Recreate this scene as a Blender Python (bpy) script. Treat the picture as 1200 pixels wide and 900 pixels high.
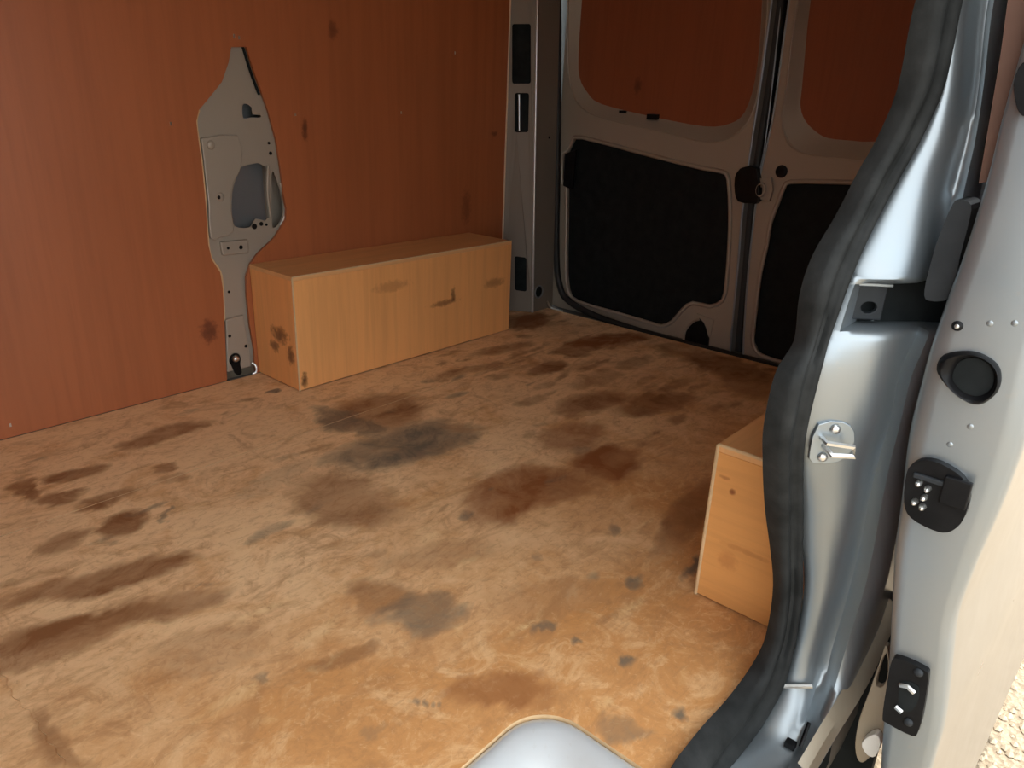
import bpy, bmesh, math, random
import numpy as np
from mathutils import Vector, Matrix
from mathutils.geometry import tessellate_polygon
for o in list(bpy.data.objects): bpy.data.objects.remove(o)
S = bpy.context.scene; COL = S.collection
# ------------------------------------------------------------------ camera, sky, exposure
CAM_R = [(0.6599187, 0.2474695, -0.7094126), (-0.7504111, 0.263953, -0.6059802), (0.0372899, 0.9322487, 0.3598914)]
cam = bpy.data.objects.new('camera', bpy.data.cameras.new('camera')); COL.objects.link(cam)
mw = Matrix(CAM_R).to_4x4(); mw.translation = (0, 0, .784); cam.matrix_world = mw
cam.data.sensor_width = 36; cam.data.lens = 860/1200*36; cam.data.clip_start = .02
S.camera = cam
w = bpy.data.worlds.new('sky'); S.world = w; w.use_nodes = True
bg = w.node_tree.nodes['Background']
bg.inputs['Color'].default_value = (.92, .97, 1, 1); bg.inputs['Strength'].default_value = 1.0
sun = bpy.data.objects.new('sun', bpy.data.lights.new('sun', 'SUN')); COL.objects.link(sun)
sun.data.energy = 1.3; sun.data.angle = .02; sun.data.color = (1, .95, .88)
sun.rotation_euler = Vector((-math.cos(.07)*math.cos(.95), math.sin(.07)*math.cos(.95), -math.sin(.95))).to_track_quat('-Z', 'Y').to_euler()
S.view_settings.view_transform = 'Standard'; S.view_settings.look = 'None'
S.view_settings.gamma = 1; S.view_settings.use_curve_mapping = False
S.view_settings.exposure = 1.85
GZ = -.55   # ground below the load floor
FLOOR_A = (.62, .305, .112); FLOOR_B = (.88, .595, .335); FLOOR_C = (.94, .66, .365); FLOOR_D = (.42, .205, .084); FLOOR_E = (.60, .28, .090)
# ------------------------------------------------------------------ measured outlines (metres; van floor z = 0, x runs to the rear, y to the far wall)
JAMB = [[(0.85,0.2178,0.9307),(0.9,0.2041,0.9371),(0.925,0.1955,0.9401),(0.938,0.1893,0.9416),(0.958,0.1724,0.9432)],[(0.85,0.2252,0.8885),(0.9,0.2111,0.8934),(0.925,0.2014,0.8957),(0.938,0.195,0.8968),(0.958,0.1776,0.8982)],[(0.86,0.2275,0.8132),(0.905,0.2101,0.8152),(0.925,0.1908,0.8163),(0.936,0.1836,0.8168),(0.956,0.1694,0.8178)],[(0.86,0.2383,0.7638),(0.9,0.2173,0.7647),(0.92,0.1878,0.7662),(0.932,0.1791,0.7666),(0.95,0.1627,0.7674)],[(0.85,0.2478,0.7292),(0.89,0.2249,0.7296),(0.915,0.1887,0.7316),(0.926,0.178,0.7321),(0.944,0.1591,0.733)],[(0.835,0.2561,0.6852),(0.875,0.2356,0.6844),(0.905,0.1858,0.688),(0.914,0.1738,0.6887),(0.93,0.156,0.6896)],[(0.807,0.2633,0.6418),(0.855,0.2419,0.6392),(0.894,0.1811,0.644),(0.902,0.1696,0.6449),(0.917,0.1515,0.6459)],[(0.7936,0.2646,0.6017),(0.837,0.2444,0.5985),(0.8833,0.1831,0.6028),(0.8934,0.1687,0.604),(0.9115,0.1517,0.6043)],[(0.7989,0.2661,0.5473),(0.8229,0.2455,0.5471),(0.8757,0.1856,0.55),(0.8884,0.1714,0.5507),(0.9094,0.1519,0.5508)],[(0.7708,0.2673,0.5138),(0.8162,0.2481,0.5074),(0.8745,0.1875,0.5091),(0.8881,0.1783,0.5082),(0.9108,0.1561,0.5085)],[(0.7699,0.2689,0.4518),(0.8199,0.2521,0.4415),(0.8794,0.1884,0.4435),(0.8927,0.1769,0.4431),(0.917,0.1586,0.4414)],[(0.7877,0.27,0.4019),(0.8356,0.2531,0.3909),(0.8865,0.1932,0.3945),(0.8985,0.1801,0.395),(0.9233,0.1576,0.3943)],[(0.8213,0.271,0.3303),(0.8684,0.2518,0.3187),(0.8981,0.195,0.33),(0.9076,0.1818,0.3315),(0.9321,0.1547,0.3326)],[(0.86,0.2703,0.2503),(0.89,0.245,0.2478),(0.915,0.1969,0.2584),(0.922,0.1826,0.2618),(0.944,0.152,0.2656)],[(0.885,0.265,0.1721),(0.908,0.2363,0.1747),(0.928,0.1999,0.183),(0.934,0.1848,0.1876),(0.954,0.1515,0.1942)],[(0.89,0.2619,0.0986),(0.915,0.2339,0.0997),(0.934,0.2035,0.1059),(0.938,0.1874,0.1128),(0.956,0.1568,0.1197)],[(0.882,0.264,0.0571),(0.912,0.2336,0.0565),(0.932,0.2041,0.0618),(0.934,0.1884,0.0701),(0.95,0.157,0.0792)],[(0.855,0.2674,0.0268),(0.905,0.2358,0.0133),(0.924,0.2013,0.0227),(0.925,0.1863,0.0317),(0.936,0.158,0.0427)],[(0.8086,0.27,0.0117),(0.885,0.2426,-0.0248),(0.906,0.1984,-0.0097),(0.902,0.1846,0.0027),(0.9112,0.1571,0.015)],[(0.742,0.27,0.0165),(0.8479,0.248,-0.0491),(0.884,0.1957,-0.0389),(0.874,0.1828,-0.0219),(0.8886,0.1597,-0.0162)],[(0.6741,0.27,0.0154),(0.7642,0.2499,-0.0437),(0.8459,0.1885,-0.0634),(0.8353,0.1788,-0.0472),(0.8486,0.1549,-0.0396)]]
SLIDE_L = [(0.1368,0.9109),(0.137,0.8549),(0.1381,0.7847),(0.1373,0.7283),(0.1405,0.656),(0.1439,0.6204),(0.1482,0.5645),(0.1488,0.526),(0.1479,0.4548),(0.139,0.3754),(0.1334,0.3188),(0.1284,0.286),(0.1181,0.2232),(0.1089,0.1701),(0.0995,0.1017),(0.0929,0.055),(0.0857,0.0102),(0.0725,-0.069),(0.0531,-0.1792)]
SLIDE_R = [(0.0719,0.9063),(0.069,0.8535),(0.0634,0.7879),(0.0589,0.7356),(0.0576,0.6691),(0.0561,0.6371),(0.053,0.5874),(0.0507,0.553),(0.047,0.4889),(0.0488,0.4127),(0.0528,0.3565),(0.0554,0.3224),(0.0573,0.2573),(0.0508,0.2058),(0.0416,0.1413),(0.0369,0.096),(0.0358,0.0491),(0.0321,-0.0339),(0.0224,-0.1487)]
GROM_O = [(0.138,0.5405),(0.135,0.5527),(0.1209,0.5609),(0.1037,0.5634),(0.0871,0.5567),(0.0798,0.545),(0.0788,0.5286),(0.0868,0.5141),(0.0974,0.5099),(0.1147,0.5163),(0.1315,0.5298)]
GROM_I = [(0.1226,0.5332),(0.12,0.55),(0.1072,0.5588),(0.0927,0.5552),(0.0847,0.5436),(0.0842,0.5289),(0.093,0.5179),(0.1053,0.5171),(0.1163,0.5235)]
CONTACT = [(0.1385,0.4149),(0.1351,0.4278),(0.1258,0.4365),(0.1093,0.4383),(0.0869,0.4302),(0.0768,0.4146),(0.0745,0.3978),(0.0765,0.378),(0.0856,0.3631),(0.1003,0.3599),(0.1234,0.3653),(0.1338,0.3808)]
PINS = [(0.124,0.4101),(0.1146,0.4064),(0.1156,0.3954),(0.1233,0.3869),(0.1148,0.3839)]
LATCH = [(0.1037,0.1733),(0.0981,0.1831),(0.0702,0.1839),(0.0637,0.1753),(0.0586,0.127),(0.0577,0.1011),(0.0616,0.0888),(0.0908,0.0885),(0.0969,0.0939),(0.1009,0.1318)]
LATCH_S = [(0.0743,0.1777),(0.0698,0.1052)]
LATCH_H = [(0.0879,0.1562),(0.07,0.16),(0.0667,0.1364),(0.0724,0.1193),(0.0849,0.124)]
PLUG = [(0.1298,0.8013),(0.1343,0.8143),(0.1342,0.8273),(0.1293,0.8344),(0.1125,0.8344),(0.1012,0.8149),(0.1013,0.7899),(0.1178,0.7878),(0.1248,0.7919)]
DIMPLES = [(0.129,0.5857),(0.102,0.5944),(0.0819,0.5989),(0.0937,0.4839),(0.1072,0.4585)]
ARM = [(0.1645,0.7026),(0.1593,0.7075),(0.1483,0.7036),(0.1461,0.6841),(0.1462,0.6507),(0.1449,0.61),(0.1645,0.6014),(0.1709,0.6115),(0.1712,0.6467),(0.1692,0.674)]
REFLECTION = [(0.161,0.9293),(0.161,0.8879),(0.156,0.8446),(0.1523,0.7997),(0.1463,0.7247),(0.1394,0.727),(0.1402,0.7848),(0.1392,0.8567),(0.1424,0.9277)]
TRACK = [(0.1237,0.1293),(0.128,0.0983),(0.1307,0.0466),(0.1336,-0.001),(0.1309,-0.0431),(0.1239,-0.0667),(0.1152,-0.0696),(0.107,-0.0474),(0.1015,-0.0089),(0.0971,0.0277)]
TRACK_H = [(0.1233,0.1187),(0.1262,0.0912),(0.1248,0.0629),(0.1161,0.0686),(0.1156,0.0921)]
WHITE = [(0.1211,-0.0248),(0.1092,-0.0006),(0.0997,-0.009),(0.101,-0.0348),(0.1113,-0.0395)]
BR = [(1.0689,0.8852),(1.0579,0.8486),(1.034,0.8011),(0.9925,0.7593),(0.9645,0.7324),(0.9545,0.7059),(0.9545,0.669),(0.9569,0.5936),(0.9549,0.4985),(0.9499,0.3958),(0.9547,0.3538),(0.9749,0.3159),(0.9775,0.2725),(0.9721,0.178),(0.9613,0.0093),(1.0513,-0.0113),(1.0541,0.0737),(1.0483,0.1531),(1.0478,0.2416),(1.0514,0.2904),(1.0683,0.3271),(1.0976,0.3551),(1.1499,0.3906),(1.1901,0.4379),(1.1955,0.4689),(1.19,0.5029),(1.1861,0.5852),(1.179,0.6583),(1.1628,0.7269),(1.1479,0.774),(1.1282,0.83),(1.112,0.8883)]
BR_H = [(1.0428,0.5255),(1.0563,0.5584),(1.0692,0.5868),(1.149,0.5861),(1.1445,0.4484),(1.1042,0.4472),(1.0836,0.4254),(1.0382,0.4344),(1.0363,0.4874)]
BR_S = [(1.1662,0.5694),(1.1826,0.5406),(1.1906,0.5047),(1.1921,0.4565),(1.1726,0.4242),(1.1538,0.4308)]
BR_P = [(0.9879,0.3958),(1.0714,0.3937),(1.0702,0.3555),(0.9912,0.3581)]
BR_K = [(1.0943,0.745),(1.1071,0.7495),(1.1213,0.7412),(1.1221,0.7241),(1.1448,0.7222),(1.1442,0.7157),(1.1162,0.7154),(1.0935,0.7131)]
BR_D = [(0.9903,0.6476),(1.0013,0.5149),(1.0083,0.3771),(1.0462,0.3751),(1.0025,0.2534),(0.9865,0.1292),(1.0327,0.0883),(1.1641,0.6493),(1.167,0.6222),(1.0983,0.4266),(1.1201,0.4317),(1.1359,0.4279)]
BR_BOLT = [(0.9944,0.0553),(1.001,0.0168)]
BR_STEP = [(0.9651,0.6688),(1.0745,0.6722),(1.0681,0.587)]
STAPLES = [(1.0788,0.9117),(1.0926,0.9088),(0.8883,0.6995),(1.2441,0.7257),(0.4205,0.0314),(1.8663,0.9242),(1.6306,0.7356)]
WMARK = [(1.2716,0.685),(0.9245,0.1578),(1.384,0.9516),(1.7414,0.9944)]
L_OUT = [(1.8368,1.1339),(1.8205,0.9343),(1.796,0.8313),(1.7429,0.7699),(1.631,0.7326),(1.377,0.7015),(1.2269,0.6796),(1.1453,0.6926),(1.0875,0.7403),(1.0632,0.8204),(1.0647,0.9799),(1.0737,1.0977)]
L_IN = [(1.801,1.1361),(1.8017,0.9655),(1.79,0.8774),(1.7496,0.8244),(1.6795,0.7846),(1.4518,0.7491),(1.252,0.7273),(1.1605,0.7397),(1.1127,0.7786),(1.0938,0.8764),(1.0984,1.0073),(1.1089,1.1032)]
R_OUT = [(0.9811,1.0933),(0.9735,0.8594),(0.9741,0.7857),(0.9614,0.7287),(0.9261,0.6827),(0.8692,0.6638),(0.7735,0.6609),(0.6882,0.6624)]
R_IN = [(0.9566,1.096),(0.9397,0.8612),(0.9339,0.8001),(0.9104,0.7588),(0.8704,0.7283),(0.8311,0.7131),(0.7573,0.7101),(0.7085,0.7106)]
L_PAN = [(1.7768,0.6493),(1.7296,0.6644),(1.4542,0.6251),(1.2178,0.5946),(1.1479,0.5894),(1.1199,0.5671),(1.0968,0.4579),(1.0846,0.3593),(1.0739,0.2282),(1.0795,0.1603),(1.124,0.1297),(1.1912,0.1285),(1.2281,0.0954),(1.2635,0.0422),(1.3037,0.0167),(1.3481,0.0169),(1.5192,0.0241),(1.7033,0.0318),(1.7546,0.0719),(1.7742,0.2059),(1.7908,0.4664),(1.8134,0.4838),(1.8217,0.5896),(1.798,0.6072)]
R_PAN = [(0.9103,0.5785),(0.9293,0.561),(0.9404,0.5119),(0.9546,0.4451),(0.9554,0.3643),(0.9616,0.2778),(0.9573,0.161),(0.9519,0.053),(0.941,0.0247),(0.9154,0.0001),(0.8329,-0.0063)]
R_PAN_T = [(0.8106,0.5879),(0.7109,0.5948)]
L_EDGE = [(1.0602,1.0971),(1.0567,0.8827),(1.058,0.6662),(1.0549,0.463),(1.0446,0.3219),(1.03,0.0689),(1.0235,-0.0145)]
R_EDGE = [(1.0071,1.0946),(1.0013,0.7847),(1.0091,0.6487),(1.0141,0.5228),(1.0027,0.2706),(0.9843,0.0608),(0.971,-0.0424)]
MID = [(1.0341,1.098),(1.016,0.6555),(1.0386,0.4913),(1.0171,0.2652),(1.0143,-0.0104)]
LATCHB = [(1.0791,0.5987),(1.0633,0.6108),(1.017,0.6119),(0.9948,0.5127),(1.0221,0.5015),(1.0638,0.5023),(1.0804,0.5308),(1.0875,0.5764)]
STRIK = [(1.0105,0.5803),(0.9716,0.5865),(0.9598,0.5506),(0.9647,0.5126),(1.0028,0.5165)]
RPLUG = [(0.9457,0.607),(0.924,0.6089)]
LHOLE = [(1.2025,-0.0343),(1.2031,0.0214),(1.1776,0.0627),(1.1525,0.0778),(1.1248,0.049),(1.1079,-0.0208)]
THRSEAL = [(1.8649,1.2405),(1.8348,0.8442),(1.8157,0.537),(1.7951,0.2069),(1.7686,0.089),(1.7209,0.0379),(1.5741,0.0015),(1.2643,-0.0168),(0.9938,-0.0148),(0.7809,-0.0233)]
WINMARK = [(1.5451,0.8457),(1.4492,0.752),(1.5794,0.7614)]
STRIKER = (0.8466,0.226,0.4261)
CREASE = [(0.9375,0.245,-0.01),(0.9513,0.2,-0.0046)]
ARCH = [(1.0591,0.15,0.116),(1.0465,0.15,0.0817),(1.0079,0.15,0.0495),(0.9566,0.15,0.0338),(0.8962,0.15,0.0277),(0.8375,0.15,0.0272),(0.7652,0.15,0.0234)]
ARCH2 = [(1.0627,0.14,0.1088),(1.0525,0.14,0.0714),(1.0127,0.14,0.04),(0.9593,0.14,0.0261),(0.893,0.14,0.028),(0.8269,0.14,0.0341),(0.7547,0.14,0.0303)]
PS1 = [(0.0115,1.0356),(0.102,1.038),(0.1074,0.8438),(0.0202,0.8414)]
PS2 = [(0.0333,0.8103),(0.1004,0.8122),(0.1001,0.6779),(0.0384,0.6758)]
PS3 = [(0.0529,0.2193),(0.1034,0.2161),(0.1061,0.0812),(0.0566,0.0838)]
PHOLE = (2.2393,1.789,0.0773)
STAINS = [(1.1239,1.4322,0.1172,-0.0719,-0.0808,-0.1004,0.8,'b'),(1.0544,1.2325,0.1868,-0.064,-0.0758,-0.0873,0.75,'k'),(1.0291,1.4168,0.0187,-0.1446,-0.0417,-0.0381,0.7,'k'),(0.6729,1.6834,0.1203,-0.0028,-0.0191,-0.0413,0.75,'b'),(0.4644,1.6127,0.0632,-0.0233,-0.0116,-0.0317,0.7,'b'),(0.4005,1.5264,0.0533,-0.0186,-0.0099,-0.0284,0.7,'b'),(0.3618,1.6145,0.0186,0.0704,0.0143,-0.0143,0.6,'b'),(0.4683,1.4684,0.056,-0.0054,-0.0124,-0.0311,0.7,'b'),(0.6023,1.5102,0.0323,-0.0089,-0.0108,-0.023,0.6,'b'),(0.4459,1.3343,0.043,-0.0127,-0.0185,-0.0441,0.75,'b'),(0.3416,1.3571,0.0472,-0.0113,-0.013,-0.0373,0.6,'b'),(0.5172,1.3066,0.0057,-0.0058,-0.0114,-0.024,0.6,'k'),(0.3666,1.1794,0.1331,-0.0378,-0.0165,-0.0402,0.75,'b'),(0.2737,1.2178,0.086,-0.0209,-0.0111,-0.0331,0.55,'b'),(0.2745,1.0779,0.1773,-0.0629,-0.0139,-0.0375,0.75,'b'),(0.2024,1.0724,0.1189,-0.0346,-0.0107,-0.0337,0.6,'b'),(0.3925,1.0321,0.0662,-0.021,-0.0172,-0.036,0.55,'b'),(0.5919,1.4485,0.0326,-0.0106,-0.0103,-0.0216,0.4,'b'),(0.804,1.1186,0.0668,-0.1109,-0.0755,-0.0866,0.55,'b'),(1.0602,0.8934,0.1081,-0.0435,-0.0899,-0.079,0.8,'r'),(1.1463,0.8446,0.1133,-0.0575,-0.0631,-0.0497,0.6,'r'),(1.3197,0.8332,0.0716,-0.0582,-0.0826,-0.0571,0.9,'r'),(1.3892,0.9753,0.0847,-0.0463,-0.0781,-0.0585,0.6,'r'),(1.613,1.0737,0.1217,-0.0441,-0.0752,-0.0535,0.7,'b'),(1.7363,0.9392,0.1288,-0.0602,-0.0702,-0.0419,0.7,'b'),(1.7254,1.3349,0.0845,-0.0236,-0.0483,-0.0389,0.7,'b'),(1.6259,1.4701,0.04,-0.015,-0.0347,-0.032,0.6,'b'),(1.7778,1.563,0.1458,-0.0301,-0.0402,-0.0361,0.5,'b'),(1.9742,1.3846,0.0985,-0.0385,-0.0592,-0.0436,0.55,'b'),(2.0979,1.7188,0.0734,-0.0334,-0.0863,-0.0726,0.85,'r'),(2.1341,1.3698,0.1629,-0.0777,-0.0661,-0.0449,0.85,'r'),(2.1721,0.9435,-0.0136,-0.1781,-0.1198,-0.0586,0.75,'b'),(2.0838,0.8154,0.0335,-0.0806,-0.1218,-0.0551,0.5,'b'),(1.9879,1.1697,0.0909,-0.0259,-0.0499,-0.0316,0.45,'b'),(1.4807,1.1993,0.055,-0.0173,-0.033,-0.0278,0.5,'b'),(1.5215,1.4922,0.1464,-0.0279,-0.0267,-0.0264,0.4,'b'),(1.7635,1.1649,0.0904,-0.0335,-0.0477,-0.0335,0.4,'b'),(0.6499,0.7352,0.0588,-0.0486,-0.0352,-0.0392,0.6,'k'),(0.6326,0.8221,0.0248,-0.0576,-0.0437,-0.0328,0.5,'b'),(0.6182,0.5289,0.0638,-0.0577,-0.0298,-0.0271,0.75,'r'),(0.7979,0.8303,0.1092,-0.0715,-0.0327,-0.0342,0.25,'b'),(0.8051,0.4323,0.0118,-0.0123,-0.0123,-0.008,0.8,'k'),(0.9897,0.5335,0.0118,-0.0121,-0.0171,-0.0108,0.75,'k'),(0.762,0.5802,0.0114,-0.0119,-0.0109,-0.009,0.55,'k'),(0.7717,0.5242,0.0084,-0.0087,-0.0077,-0.0059,0.8,'k'),(0.7791,0.3182,0.01,-0.0106,-0.0111,-0.0061,0.8,'k'),(0.5257,0.5966,0.0077,-0.0193,-0.0051,-0.0057,0.7,'k'),(0.3902,0.7897,0.0174,-0.0112,-0.0059,-0.0101,0.6,'k'),(0.9275,0.8987,0.0109,-0.011,-0.0138,-0.0136,0.6,'k'),(1.0895,0.6498,0.012,-0.0121,-0.0179,-0.0121,0.5,'k'),(0.4424,0.5999,0.0133,-0.008,-0.0068,-0.0086,0.4,'k'),(1.2661,0.5727,0.192,0.0467,-0.0345,0.0346,0.6,'b'),(1.0765,0.4774,0.0429,0.0056,-0.0204,0.0061,0.9,'k'),(0.4965,0.742,0.0398,-0.0235,-0.0114,-0.0156,0.5,'b'),(0.6996,0.3628,0.0337,-0.0292,-0.0172,-0.0111,0.5,'k'),(0.1628,0.8865,0.0083,-0.0739,0.0233,-0.005,0.5,'b'),(1.0034,1.738,0.017,-0.0072,-0.0102,-0.0165,0.7,'k'),(2.082,1.7483,0.1031,-0.0433,-0.0776,-0.0668,0.6,'b'),(2.2267,1.13,0.036,-0.0948,-0.0667,-0.037,0.5,'b'),(0.8326,0.616,0.1013,-0.0708,-0.043,-0.0346,0.2,'b'),(0.7516,1.2903,0.1125,0.003,-0.0308,-0.0485,0.2,'k'),(0.3877,0.8999,0.091,-0.0398,-0.0261,-0.0491,0.25,'b')]

# ------------------------------------------------------------------ helpers
def link(o, parent=None):
    COL.objects.link(o)
    if parent is not None: o.parent = parent
    return o
def tag(o, label=None, cat=None, group=None, kind=None):
    if label: o['label'] = label
    if cat: o['category'] = cat
    if group: o['group'] = group
    if kind: o['kind'] = kind
    return o
def empty(name, loc=(0, 0, 0)):
    o = bpy.data.objects.new(name, None); o.empty_display_size = .05
    o.location = loc; COL.objects.link(o); o.matrix_world = Matrix.Translation(loc)
    return o
def mesh_obj(name, verts, faces, m, parent=None, smooth=False, bevel=0, sharp=40, fix=True):
    me = bpy.data.meshes.new(name)
    off = Vector(parent_loc(parent))
    me.from_pydata([tuple(Vector(v) - off) for v in verts], [], faces)
    bm = bmesh.new(); bm.from_mesh(me)
    bmesh.ops.remove_doubles(bm, verts=bm.verts, dist=1e-5)
    if fix: bmesh.ops.recalc_face_normals(bm, faces=bm.faces)
    if bevel:
        es = [e for e in bm.edges if len(e.link_faces) == 2 and e.calc_face_angle(0) > math.radians(30)]
        bmesh.ops.bevel(bm, geom=es, offset=bevel, segments=2, profile=.5, affect='EDGES', clamp_overlap=True)
    bm.to_mesh(me); bm.free()
    me.materials.append(m)
    if smooth:
        me.shade_smooth() if hasattr(me, 'shade_smooth') else None
        me.set_sharp_from_angle(angle=math.radians(sharp))
    o = bpy.data.objects.new(name, me)
    return link(o, parent)
def parent_loc(p):
    l = Vector((0, 0, 0))
    while p is not None:
        l += p.location; p = p.parent
    return l
def box(name, lo, hi, m, parent=None, bevel=.0015):
    x0, y0, z0 = lo; x1, y1, z1 = hi
    v = [(x0,y0,z0),(x1,y0,z0),(x1,y1,z0),(x0,y1,z0),(x0,y0,z1),(x1,y0,z1),(x1,y1,z1),(x0,y1,z1)]
    f = [(0,3,2,1),(4,5,6,7),(0,1,5,4),(1,2,6,5),(2,3,7,6),(3,0,4,7)]
    return mesh_obj(name, v, f, m, parent, bevel=bevel)
def cat_closed(p, n=4):
    out = []; L = len(p)
    for i in range(L):
        a, b, c, d = [Vector(p[(i+k) % L]) for k in (-1, 0, 1, 2)]
        for k in range(n):
            t = k/n
            out.append(.5*((2*b)+(c-a)*t+(2*a-5*b+4*c-d)*t*t+(3*b-a-3*c+d)*t**3))
    return out
def cat_open(p, n=4):
    p = [Vector(q) for q in p]; P = [2*p[0]-p[1]]+p+[2*p[-1]-p[-2]]; out = []
    for i in range(1, len(P)-2):
        a, b, c, d = P[i-1:i+3]
        for k in range(n):
            t = k/n
            out.append(.5*((2*b)+(c-a)*t+(2*a-5*b+4*c-d)*t*t+(3*b-a-3*c+d)*t**3))
    return out+[p[-1]]
def circ(c, r, n=16, ry=None):
    ry = ry or r
    return [(c[0]+r*math.cos(2*math.pi*i/n), c[1]+ry*math.sin(2*math.pi*i/n)) for i in range(n)]
def frame_x(x): return lambda a, b, d=0: (x+d, a, b)
def frame_y(y): return lambda a, b, d=0: (a, y+d, b)
def frame_z(z): return lambda a, b, d=0: (a, b, z+d)
def frame_uv(o, u, n):   # u horizontal direction, n depth direction
    o, u, n = Vector(o), Vector(u).normalized(), Vector(n).normalized()
    return lambda a, b, d=0: tuple(o+u*a+Vector((0, 0, b))+n*d)
def plate(name, outer, holes, fr, thick, m, parent=None, bevel=0, smooth=False):
    """flat sheet with holes; thickness runs along the frame's depth direction"""
    loops = [[Vector((p[0], p[1], 0)) for p in outer]]+[[Vector((p[0], p[1], 0)) for p in h] for h in holes]
    tris = tessellate_polygon(loops)
    flat = [p for l in loops for p in l]; n = len(flat)
    v = [fr(p.x, p.y, 0) for p in flat]+[fr(p.x, p.y, thick) for p in flat]
    f = [tuple(t) for t in tris]+[tuple(i+n for i in reversed(t)) for t in tris]
    k = 0
    for l in loops:
        L = len(l)
        for i in range(L):
            a, b = k+i, k+(i+1) % L
            f.append((a, b, b+n, a+n))
        k += L
    return mesh_obj(name, v, f, m, parent, bevel=bevel, smooth=smooth)
def loft(name, rows, m, parent=None, closed=False, smooth=True, sharp=50, cap=False):
    v = [tuple(p) for r in rows for p in r]; n = len(rows[0]); f = []
    for i in range(len(rows)-1):
        for j in range(n if closed else n-1):
            a = i*n+j; b = i*n+(j+1) % n
            f.append((a, b, b+n, a+n))
    if cap:
        f.append(tuple(range(n))); f.append(tuple((len(rows)-1)*n+j for j in reversed(range(n))))
    return mesh_obj(name, v, f, m, parent, smooth=smooth, sharp=sharp)
def tube(name, path, r, m, parent=None, n=8, closed=False, flat=1.0, up=(0, 0, 1)):
    P = [Vector(p) for p in path]; L = len(P); rows = []
    prev = None
    for i in range(L):
        t = (P[(i+1) % L]-P[i-1]) if closed else (P[min(i+1, L-1)]-P[max(i-1, 0)])
        t.normalize()
        if prev is None:
            u = Vector(up); u = u-t*u.dot(t)
            if u.length < .1: u = Vector((1, 0, 0)); u = u-t*u.dot(t)
        else: u = prev-t*prev.dot(t)
        u.normalize(); prev = u.copy(); w = t.cross(u)
        rows.append([P[i]+r*(math.cos(2*math.pi*k/n)*u+flat*math.sin(2*math.pi*k/n)*w) for k in range(n)])
    if closed: rows.append(rows[0])
    return loft(name, rows, m, parent, closed=True, cap=not closed)
def dome(name, c, r, h, nrm, m, parent=None, n=14, k=4):
    """rounded screw head or plug: rings from base to apex"""
    nrm = Vector(nrm).normalized(); a = nrm.orthogonal().normalized(); b = nrm.cross(a); c = Vector(c)
    rows = [[c+(a*math.cos(2*math.pi*j/n)+b*math.sin(2*math.pi*j/n))*r*math.cos(i/k*math.pi/2*.92)+nrm*h*math.sin(i/k*math.pi/2) for j in range(n)] for i in range(k+1)]
    return loft(name, rows, m, parent, closed=True, cap=True)

# ------------------------------------------------------------------ materials
def newmat(name):
    m = bpy.data.materials.new(name); m.use_nodes = True
    nt = m.node_tree; b = nt.nodes['Principled BSDF']
    return m, nt, b
def N(nt, t, **kw):
    n = nt.nodes.new(t)
    for k, v in kw.items():
        if k == 'inp':
            for i, x in v.items(): n.inputs[i].default_value = x
        else: setattr(n, k, v)
    return n
def L(nt, a, b): nt.links.new(a, b)
def ramp(nt, fac, stops):
    r = N(nt, 'ShaderNodeValToRGB'); cr = r.color_ramp
    cr.elements[0].position = stops[0][0]; cr.elements[1].position = stops[-1][0]
    for p, c in stops[1:-1]: cr.elements.new(p)
    for e, (p, c) in zip(sorted(cr.elements, key=lambda e: e.position), stops):
        e.color = (c, c, c, 1) if isinstance(c, (int, float)) else (*c, 1)
    L(nt, fac, r.inputs[0]); return r.outputs[0]
def noise(nt, co, scale, detail=4, rough=.6, stretch=None, dist=0):
    if stretch:
        mp = N(nt, 'ShaderNodeMapping'); mp.inputs['Scale'].default_value = stretch
        L(nt, co, mp.inputs['Vector']); co = mp.outputs[0]
    n = N(nt, 'ShaderNodeTexNoise', inp={'Scale': scale, 'Detail': detail, 'Roughness': rough, 'Distortion': dist})
    L(nt, co, n.inputs['Vector']); return n.outputs['Fac']
def mix(nt, fac, a, b, mode='MIX'):
    n = N(nt, 'ShaderNodeMix', data_type='RGBA', blend_type=mode)
    for s, x in ((0, fac), (6, a), (7, b)):
        if hasattr(x, 'links'): L(nt, x, n.inputs[s])
        elif s == 0: n.inputs[0].default_value = x
        else: n.inputs[s].default_value = (*x, 1)
    return n.outputs[2]
def objco(nt):
    # world position: every part is modelled in place, so grain runs on across neighbours
    return N(nt, 'ShaderNodeNewGeometry').outputs['Position']
def bump(nt, b, h, strength, dist=.002):
    n = N(nt, 'ShaderNodeBump', inp={'Strength': strength, 'Distance': dist})
    L(nt, h, n.inputs['Height']); L(nt, n.outputs[0], b.inputs['Normal'])
def mark(nt, co, c, size, col, base, amt=.8, edge=.5):
    """a scuff or knot with a place of its own: soft ellipse round point c, broken up by noise"""
    mp = N(nt, 'ShaderNodeMapping', vector_type='TEXTURE')
    mp.inputs['Location'].default_value = c; mp.inputs['Scale'].default_value = size
    L(nt, co, mp.inputs['Vector'])
    ln = N(nt, 'ShaderNodeVectorMath', operation='LENGTH'); L(nt, mp.outputs[0], ln.inputs[0])
    nz = noise(nt, co, 70, 3)
    ad = N(nt, 'ShaderNodeMath', operation='MULTIPLY_ADD', inp={1: 1.4, 2: -.7}); L(nt, nz, ad.inputs[0])
    sm = N(nt, 'ShaderNodeMath', operation='ADD'); L(nt, ln.outputs['Value'], sm.inputs[0]); L(nt, ad.outputs[0], sm.inputs[1])
    return mix(nt, ramp(nt, sm.outputs[0], [(0, amt), (edge, amt*.8), (1, 0)]), base, col)
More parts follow.
